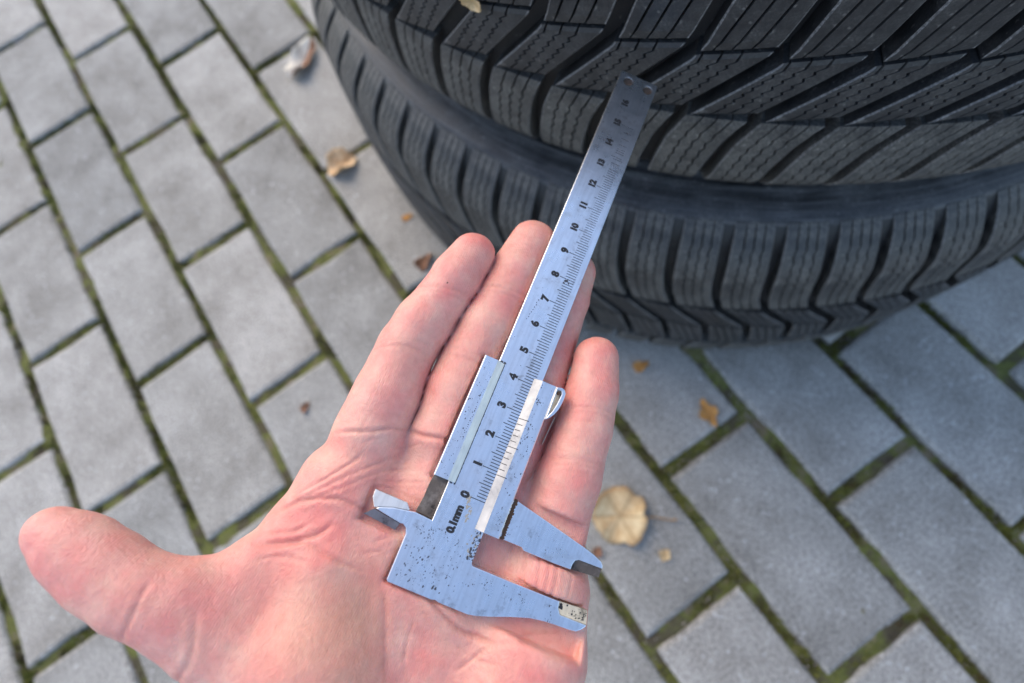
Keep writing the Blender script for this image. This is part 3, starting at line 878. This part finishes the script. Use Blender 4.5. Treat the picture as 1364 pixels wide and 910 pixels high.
CR = [
([(-39, 1.5), (-34, 4.0), (-28.3, 6.4), (-23.1, 9.7), (-17.3, 11.9)], 0.6, .8),
([(-17.3, 11.9), (-13.3, 11.6), (-4.4, 13.5)], 0.9, 1.0),
([(-39.5, -20.4), (-32.2, -12.2), (-24.3, -3.5), (-14.9, 5.7)], 0.3, .55),
([(-41.2, -20.2), (-32.7, -8.8), (-24.4, 1.8)], 0.25, .55),
([(-37.9, -19.7), (-29.5, -12.7), (-19.6, -3.0), (-9.3, 1.8)], 0.28, .55),
([(-36, -14), (-30, -5), (-27, 1)], 0.3, .7), ([(-20, 4), (-12, 9.5)], 0.25, .6), ([(-22, -7), (-12, -3.5), (-6, -1)], 0.25, .6),
([(-45.3, -27.1), (-40.3, -22.0), (-37.4, -19.3), (-28.7, -15.2), (-22.3, -15.0), (-17.9, -15.5)], 0.7, 1.0),
([(-43.8, -34.9), (-36.9, -31.4), (-32.1, -28.5), (-28.4, -25.2), (-26.2, -21.7)], 0.7, 1.0),
([(-44, -32), (-37, -28.5), (-33, -25.5)], 0.4, .7), ([(-42, -38), (-35, -34.5), (-27, -33)], 0.35, .7),
([(-42.0, -36.1), (-31.7, -29.4), (-23.3, -29.7), (-17.9, -30.2), (-11.2, -30.3)], 0.45, 0.8),
([(8.4, -30.7), (11.7, -32.4), (15.4, -34.2), (21.0, -35.8), (26.6, -35.6), (31.0, -34.9)], 0.9, 1.0),
([(-5.2, -33.0), (-0.8, -40.8), (5.9, -54.4)], 0.45, 1.3), ([(6.3, -37.0), (7.2, -44.0), (8.6, -48.5)], 0.35, 0.6),
([(29.4, -36.5), (26.0, -42.4), (23.0, -45.8)], 0.4, 0.7), ([(30.0, -35.2), (38.9, -30.6), (53.5, -24.3)], 0.3, 0.9),
([(18, -39), (27, -41), (34, -39)], 0.3, .7), ([(-15, -26), (-10, -24), (-7, -27)], .3, .7), ([(-13, -22), (-9, -19)], .3, .7),
([(-40, 30.0), (-35.6, 33), (-29.9, 35.3), (-21, 36.5)], 0.22, 0.9), ([(-39, 33), (-30, 38), (-22, 39)], .15, .7),
([(-36, 56.5), (-30.0, 58.0), (-23.3, 59.6), (-19, 60.5)], 0.3, 0.7), ([(-36, 54.5), (-30.0, 56.2), (-22.4, 57.6), (-19, 58.5)], 0.25, 0.6), ([(-33, 53), (-26, 55)], .2, .6),
([(-17, 39.4), (-7.8, 39.8), (0.1, 41.4)], 0.25, 0.9), ([(-17, 42), (-8, 42.5), (0, 44)], .18, .7),
([(-16, 67.0), (-5.9, 68.3), (0.7, 69.5)], 0.3, 0.7), ([(-15, 65.0), (-5.1, 66.3), (1.0, 67.3)], 0.25, .6), ([(-14, 69.5), (-6, 70.5)], .2, .6),
([(27.5, 20.1), (34.9, 23.1), (45.0, 24.6)], 0.3, .9), ([(27.5, 18.0), (35.4, 21.5), (45.0, 23.1)], 0.25, .7),
([(26.2, 38.0), (35.2, 40.9), (42.9, 42.2)], 0.3, .8), ([(26.8, 36.4), (35.8, 39.0), (43.1, 40.1)], 0.25, .7), ([(30, 34.5), (38, 37)], .2, .6),
([(25.2, -2.4), (27.1, -9.7), (29.4, -17.9)], 0.35, .8), ([(28.9, -2.1), (31.0, -9.4), (32.8, -18.8)], 0.35, .8),
([(34.2, -4.7), (36.0, -12.0), (37.0, -18.4)], 0.3, .8), ([(40.5, -8.1), (41.5, -13.3), (41.6, -18.8)], 0.3, .8), ([(37.5, -6), (38.8, -12), (39.5, -18)], .2, .6), ([(46, -9), (46.5, -17)], .2, .6),
([(-61, -66), (-60, -58), (-61, -49)], .4, .9), ([(-45, -72), (-43, -62), (-47, -52)], .4, 1.0),
]
rl = random.Random(5)
for _ in range(34):
    x, y = rl.uniform(-36, -8), rl.uniform(-30, 4); a = rl.gauss(0.85, .3); L_ = rl.uniform(4, 12)
    CR.append(([(x, y), (x + L_ * .5 * math.cos(a + .1), y + L_ * .5 * math.sin(a + .1)), (x + L_ * math.cos(a), y + L_ * math.sin(a))], rl.uniform(.06, .15), .5))
for _ in range(26):
    x, y = rl.uniform(-2, 50), rl.uniform(-58, -32); a = rl.gauss(-0.4, .8); L_ = rl.uniform(4, 14)
    CR.append(([(x, y), (x + L_ * .5 * math.cos(a + .1), y + L_ * .5 * math.sin(a + .1)), (x + L_ * math.cos(a), y + L_ * math.sin(a))], rl.uniform(.06, .14), .5))
def spline(pts, k=10):
    p = np.array(pts, float)
    if len(p) < 3: return np.array([p[0] + (p[-1] - p[0]) * t for t in np.linspace(0, 1, k)])
    e = np.vstack([2 * p[0] - p[1], p, 2 * p[-1] - p[-2]]); out = []
    for a in range(1, len(e) - 2):
        for t in np.linspace(0, 1, k, endpoint=False):
            p0, p1, p2, p3 = e[a - 1:a + 3]
            out.append(0.5 * (2 * p1 + (p2 - p0) * t + (2 * p0 - 5 * p1 + 4 * p2 - p3) * t * t + (3 * p1 - p0 - 3 * p2 + p3) * t ** 3))
    out.append(p[-1]); return np.array(out)
disp = np.zeros(len(HV)); crs = np.zeros(len(HV))
topm = HN[:, 2] > 0.0
for pts, dep, wid in CR:
    sp_ = spline(pts)
    lo2, hi2 = sp_.min(0) - 5, sp_.max(0) + 5
    idx = np.where(topm & (HV[:, 0] > lo2[0]) & (HV[:, 0] < hi2[0]) & (HV[:, 1] > lo2[1]) & (HV[:, 1] < hi2[1]))[0]
    q = HV[idx][:, :2]
    wob = 0.35 * (vnoise(q[:, 0] + 300, q[:, 1] + 300, .45, 11) - .5)
    best = np.full(len(q), 1e9); par = np.zeros(len(q))
    for a in range(len(sp_) - 1):
        ab = sp_[a + 1] - sp_[a]
        t = np.clip(((q - sp_[a]) @ ab) / (ab @ ab + 1e-9), 0, 1)
        d_ = np.linalg.norm(q - sp_[a] - t[:, None] * ab, axis=1)
        mk = d_ < best; best[mk] = d_[mk]; par[mk] = (a + t[mk]) / (len(sp_) - 1)
    best = np.abs(best + wob)
    tap = np.clip(np.minimum(par, 1 - par) * 5 + 0.15, 0, 1)
    disp[idx] -= 0.8 * dep * tap * (np.exp(-(best / (wid * .62)) ** 2) - 0.35 * np.exp(-((best - wid * 1.8) / (wid * 1.1)) ** 2))
    crs[idx] = np.maximum(crs[idx], np.minimum(1, dep * 0.75) * tap * np.exp(-(best / (wid * .7)) ** 2))
hx, hy, hz = HV.T
disp += 0.5 * (vnoise(hx + 400, hy + 400 + hz, .09, 21) - .5) + 0.22 * (vnoise(hx + 400, hy + 400 + hz, .28, 22) - .5)
# no relief where the tool presses
pressed = (box(HV.astype(np.float32), (-20.5, -31.5, -6), (56, -7, 40)) < .3) & (HV[:, 2] < -2)
disp = np.where(pressed & (disp > 0), 0, disp)
HV = HV + HN * disp[:, None]
def gauss(x, y, r): return np.exp(-((hx - x) ** 2 + (hy - y) ** 2) / (r * r))
red = 0.30 + 0 * hx
for x, y, r, v in ((-25, 78, 9, .35), (-6, 94, 9, .30), (-28, 60, 8, .28), (-7, 68, 8, .30), (33, 50, 9, .30), (31, 60, 8, .3), (36, 22, 9, .22), (-29, -20, 11, .38), (-36, -30, 10, .45), (-22, -10, 10, .22), (-36, -46, 12, .25),
                   (-30, 35, 9, .18), (-8, 42, 9, .1), (-30, 20, 8, .12), (-22, 3, 9, -.12), (-6, 30, 8, -.22), (-8, 52, 6, -.12), (24, -48, 12, .38), (45, -40, 14, .28), (46, -24, 8, -.15), (20, -34, 7, -.35), (30, -30, 9, -.3), (-10, -45, 10, -.10), (-20, -52, 12, .05),
                   (35, 8, 9, .15), (35, -12, 9, .22), (-88, -55, 12, .35), (-60, -57, 9, .25), (-33, -8, 8, -.15)):
    red += v * gauss(x, y, r)
red += 0.5 * (vnoise(hx + 400, hy + 400, .16, 31) - .5) + .25 * (vnoise(hx + 400, hy + 400, .4, 32) - .5)
tanv = np.zeros(len(HV))
for x, y, r, v in ((-9, -42, 15, .55), (-4, -52, 12, .5), (-20, -46, 14, .35), (-8, -30, 8, .35)): tanv = np.maximum(tanv, v * gauss(x, y, r))
# the ball of the thumb ends at the life line
side_ = (hx - (-5.2 + (-33 - hy) * 0.5))
tanv *= 1 / (1 + np.exp(side_ * 0.55))
hme = quads_np("hand", HV * MM, HQ)
for nm, arr in (("redness", np.clip(red, 0, 1)), ("crease", crs), ("tan", np.clip(tanv, 0, 1))):
    at_ = hme.attributes.new(nm, 'FLOAT', 'POINT'); at_.data.foreach_set("value", arr.astype(np.float32))
hand = mesh_obj("hand", hme, m_skin)
hand.matrix_world = MW
tag(hand, "open left hand with palm up holding the steel caliper over the paving", "hand")

# a small dark mole on the index finger
k_ = int(np.argmin((hx + 26.3) ** 2 + (hy - 60.5) ** 2 + np.where(HN[:, 2] > 0.3, 0, 1e6)))
mv = HV[k_] + HN[k_] * 0.06
flat("mole", [blob(mv[0], mv[1], .3, 8, mv[2])], m_rust_and_shade, hand, 0)

# ------------------------------------------------------------------ fallen leaves
def leaf(name, label, loc, size, rot, m, lobes=5, depth=0.18, curl=0.25, asp=1.0, stem=None, fold=0.0, m2=None, seed=0, tilt=(0, 0), cat="leaf", thick=0.0004, outline=None):
    r_ = random.Random(seed)
    na, nr = 64, 6
    V, F, mi = [(0, 0, 0)], [], []
    ph = [r_.uniform(0, 6.28) for _ in range(4)]
    for a in range(na):
        th = 2 * math.pi * a / na
        rad = 1 + depth * math.cos(lobes * th) + 0.06 * math.sin(3 * th + ph[0]) + 0.04 * math.sin(11 * th + ph[1]) + 0.02 * math.sin(19 * th + ph[3])
        if outline: rad = float(np.interp(th, [o_[0] for o_ in outline], [o_[1] for o_ in outline])) / (size * 1000) + 0.02 * math.sin(17 * th + ph[1])
        for k in range(1, nr + 1):
            q = k / nr
            x, y = size * rad * q * math.cos(th), size * rad * q * math.sin(th) * asp
            z = curl * size * (q ** 2) * (0.5 + 0.5 * math.sin(2 * th + ph[2])) + 0.09 * size * math.sin(5 * th + ph[0]) * q ** 2 + fold * abs(y) - 0.03 * size * math.exp(-(y / (0.06 * size)) ** 2)
            V.append((x, y, z))
    for a in range(na):
        b_ = (a + 1) % na
        F.append((0, 1 + a * nr, 1 + b_ * nr)); mi.append(0 if V[1 + a * nr][1] >= 0 else 1)
        for k in range(nr - 1):
            F.append((1 + a * nr + k, 1 + a * nr + k + 1, 1 + b_ * nr + k + 1, 1 + b_ * nr + k)); mi.append(0 if a < na / 2 else 1)
    me = from_np(name, V, F, True)
    zmin = min(v[2] for v in V)
    t = empty(name, (loc[0], loc[1], loc[2])) if stem else None
    o = mesh_obj("blade" if stem else name, me, m, t)
    if m2:
        me.materials.append(m2)
        for p, q in zip(me.polygons, mi): p.material_index = q
    sol = o.modifiers.new("thickness", 'SOLIDIFY'); sol.thickness = thick
    if stem:
        t.rotation_euler = (tilt[0], tilt[1], rot)
        o.location = (0, 0, -zmin)
        pts = stem; bm = bmesh.new(); prev = None
        for k, (x, y, z, w) in enumerate(pts):
            ring = [bm.verts.new((x, y + w * math.cos(c_), z + w * math.sin(c_))) for c_ in (0, 1.57, 3.14, 4.71)]
            if prev:
                for c_ in range(4): bm.faces.new((prev[c_], prev[(c_ + 1) % 4], ring[(c_ + 1) % 4], ring[c_]))
            else: bm.faces.new(ring)
            prev = ring
        bm.faces.new(prev)
        me2 = bpy.data.meshes.new("stem"); bm.to_mesh(me2); bm.free()
        mesh_obj("stem", me2, m_stem, t)
        root = t
    else:
        o.location = (loc[0], loc[1], loc[2] - zmin); o.rotation_euler = (tilt[0], tilt[1], rot)
        root = o
    tag(root, label, cat, "fallen leaves and leaf scraps")
    return root
m_stem, *_ = mat("leaf_stem", (0.33, 0.19, 0.08), 0.7)
m_lf_y = leaf_mat("yellow_beige_leaf", (0.50, 0.33, 0.16), (0.68, 0.54, 0.32))
m_lf_t = leaf_mat("tan_leaf", (0.52, 0.32, 0.15), (0.70, 0.50, 0.30))
m_lf_o = leaf_mat("orange_leaf", (0.42, 0.19, 0.05), (0.52, 0.27, 0.08))
m_lf_b = leaf_mat("brown_leaf", (0.17, 0.085, 0.05), (0.27, 0.14, 0.08))
m_lf_w = leaf_mat("pale_leaf_half", (0.62, 0.56, 0.45), (0.78, 0.73, 0.62))  # pale colour for one half of the folded leaf
BIG = [(-0.133, 25.0), (0.167, 21.3), (0.409, 28.1), (0.674, 29.1), (0.92, 24.6), (1.202, 28.6), (1.615, 28.1), (2.113, 27.0), (2.601, 27.0), (3.198, 26.8), (3.805, 24.7), (4.166, 27.3), (4.492, 26.6), (4.835, 23.3), (4.967, 27.4), (5.222, 28.7), (5.713, 25.1), (6.15, 25.0), (6.45, 21.3)]
n, l = m_lf_y.node_tree.nodes, m_lf_y.node_tree.links
b = n['Principled BSDF']
len_ = n.new('ShaderNodeVectorMath'); len_.operation = 'LENGTH'
co = coords(n, 'Object'); l.new(co, len_.inputs[0])
wob = math_n(n, l, 'ADD', len_.outputs['Value'], math_n(n, l, 'MULTIPLY', noise(n, l, co, 130, 3), 0.012))
sx = n.new("ShaderNodeSeparateXYZ"); l.new(co, sx.inputs[0])
an = math_n(n, l, 'ARCTAN2', sx.outputs[1], sx.outputs[0])
vein = math_n(n, l, 'MULTIPLY', math_n(n, l, 'ABSOLUTE', math_n(n, l, 'SINE', math_n(n, l, 'MULTIPLY', an, 3.0))), len_.outputs['Value'])
old = mixc(n, l, ramp(n, l, vein, [(0.0012, (0.7, 0.7, 0.7)), (0.0026, (0, 0, 0))]), b.inputs['Base Color'].links[0].from_socket, (0.30, 0.19, 0.08))
l.new(mixc(n, l, ramp(n, l, wob, [(0.0285, (0, 0, 0)), (0.0345, (0.8, 0.8, 0.8))]), old, (0.27, 0.14, 0.05)), b.inputs['Base Color'])
def gp(x, y): return (x * K, y * K, 0.001)
leaf("leaf", "large yellow beige leaf with a stem on the pavers beside the little finger", gp(0.0398, -0.0186), 0.0255, 0.0, m_lf_y, 5, 0.06, 0.34, 1.0, [(0.02, 0, 0.003, .0008), (0.035, -.001, 0.003, .0007), (0.046, -.003, 0.004, .0007), (0.053, -.003, 0.004, .0012)], seed=3, outline=BIG)
leaf("leaf", "tan curled leaf on the paver joint left of the tyres", gp(-0.2617, 0.3748), 0.020, 0.6, m_lf_t, 3, 0.05, 0.7, 0.85, seed=5)
leaf("leaf", "folded leaf half white and half brown near the top left of the paving", gp(-0.331, 0.537), 0.029, 1.2, m_lf_w, 2, 0.12, 0.3, 0.6, fold=0.4, m2=m_lf_b, seed=8)
leaf("leaf_scrap", "tiny brown leaf scrap beside the lower tyre above the index fingertip", gp(-0.178, 0.300), 0.006, 0.3, m_lf_o, 3, 0.2, 0.5, 0.7, seed=9)
leaf("leaf_scrap", "small red brown leaf scrap beside the index fingertip", gp(-0.155, 0.243), 0.012, 1.0, m_lf_b, 3, 0.2, 0.5, 0.6, seed=10)
leaf("leaf_scrap", "dark brown crumb lying in the middle of a paver left of the hand", gp(-0.2732, 0.0859), 0.006, 1.0, m_lf_b, 3, 0.2, 0.5, 0.7, seed=11)
leaf("leaf_scrap", "small round yellow leaf scrap on the paver below the big leaf", gp(0.0766, -0.0507), 0.0055, 1.0, m_lf_y, 4, 0.1, 0.4, 0.9, seed=12)
leaf("leaf_scrap", "small brown speck just left under the big yellow leaf", gp(0.018, -0.049), 0.005, 1.0, m_lf_b, 4, 0.1, 0.4, 0.9, seed=13)
leaf("leaf_scrap", "orange leaf scrap at the foot of the lower tyre", gp(0.0676, 0.1200), 0.0085, 0.4, m_lf_o, 3, 0.15, 0.4, 0.6, seed=14)
leaf("leaf_scrap", "orange rectangular leaf scrap on the paver right of the hand", gp(0.1265, 0.0733), 0.0125, -1.2, m_lf_o, 4, 0.22, 0.3, 0.6, seed=15)
# yellow scrap caught in the upper tread
leaf("leaf_scrap", "yellow leaf scrap caught in the tread of the upper tyre", (-0.0382, 0.2075, 0.3675), 0.0052, R(-31), m_lf_y, 3, 0.2, 0.5, 0.6, seed=16, tilt=(R(84), 0))
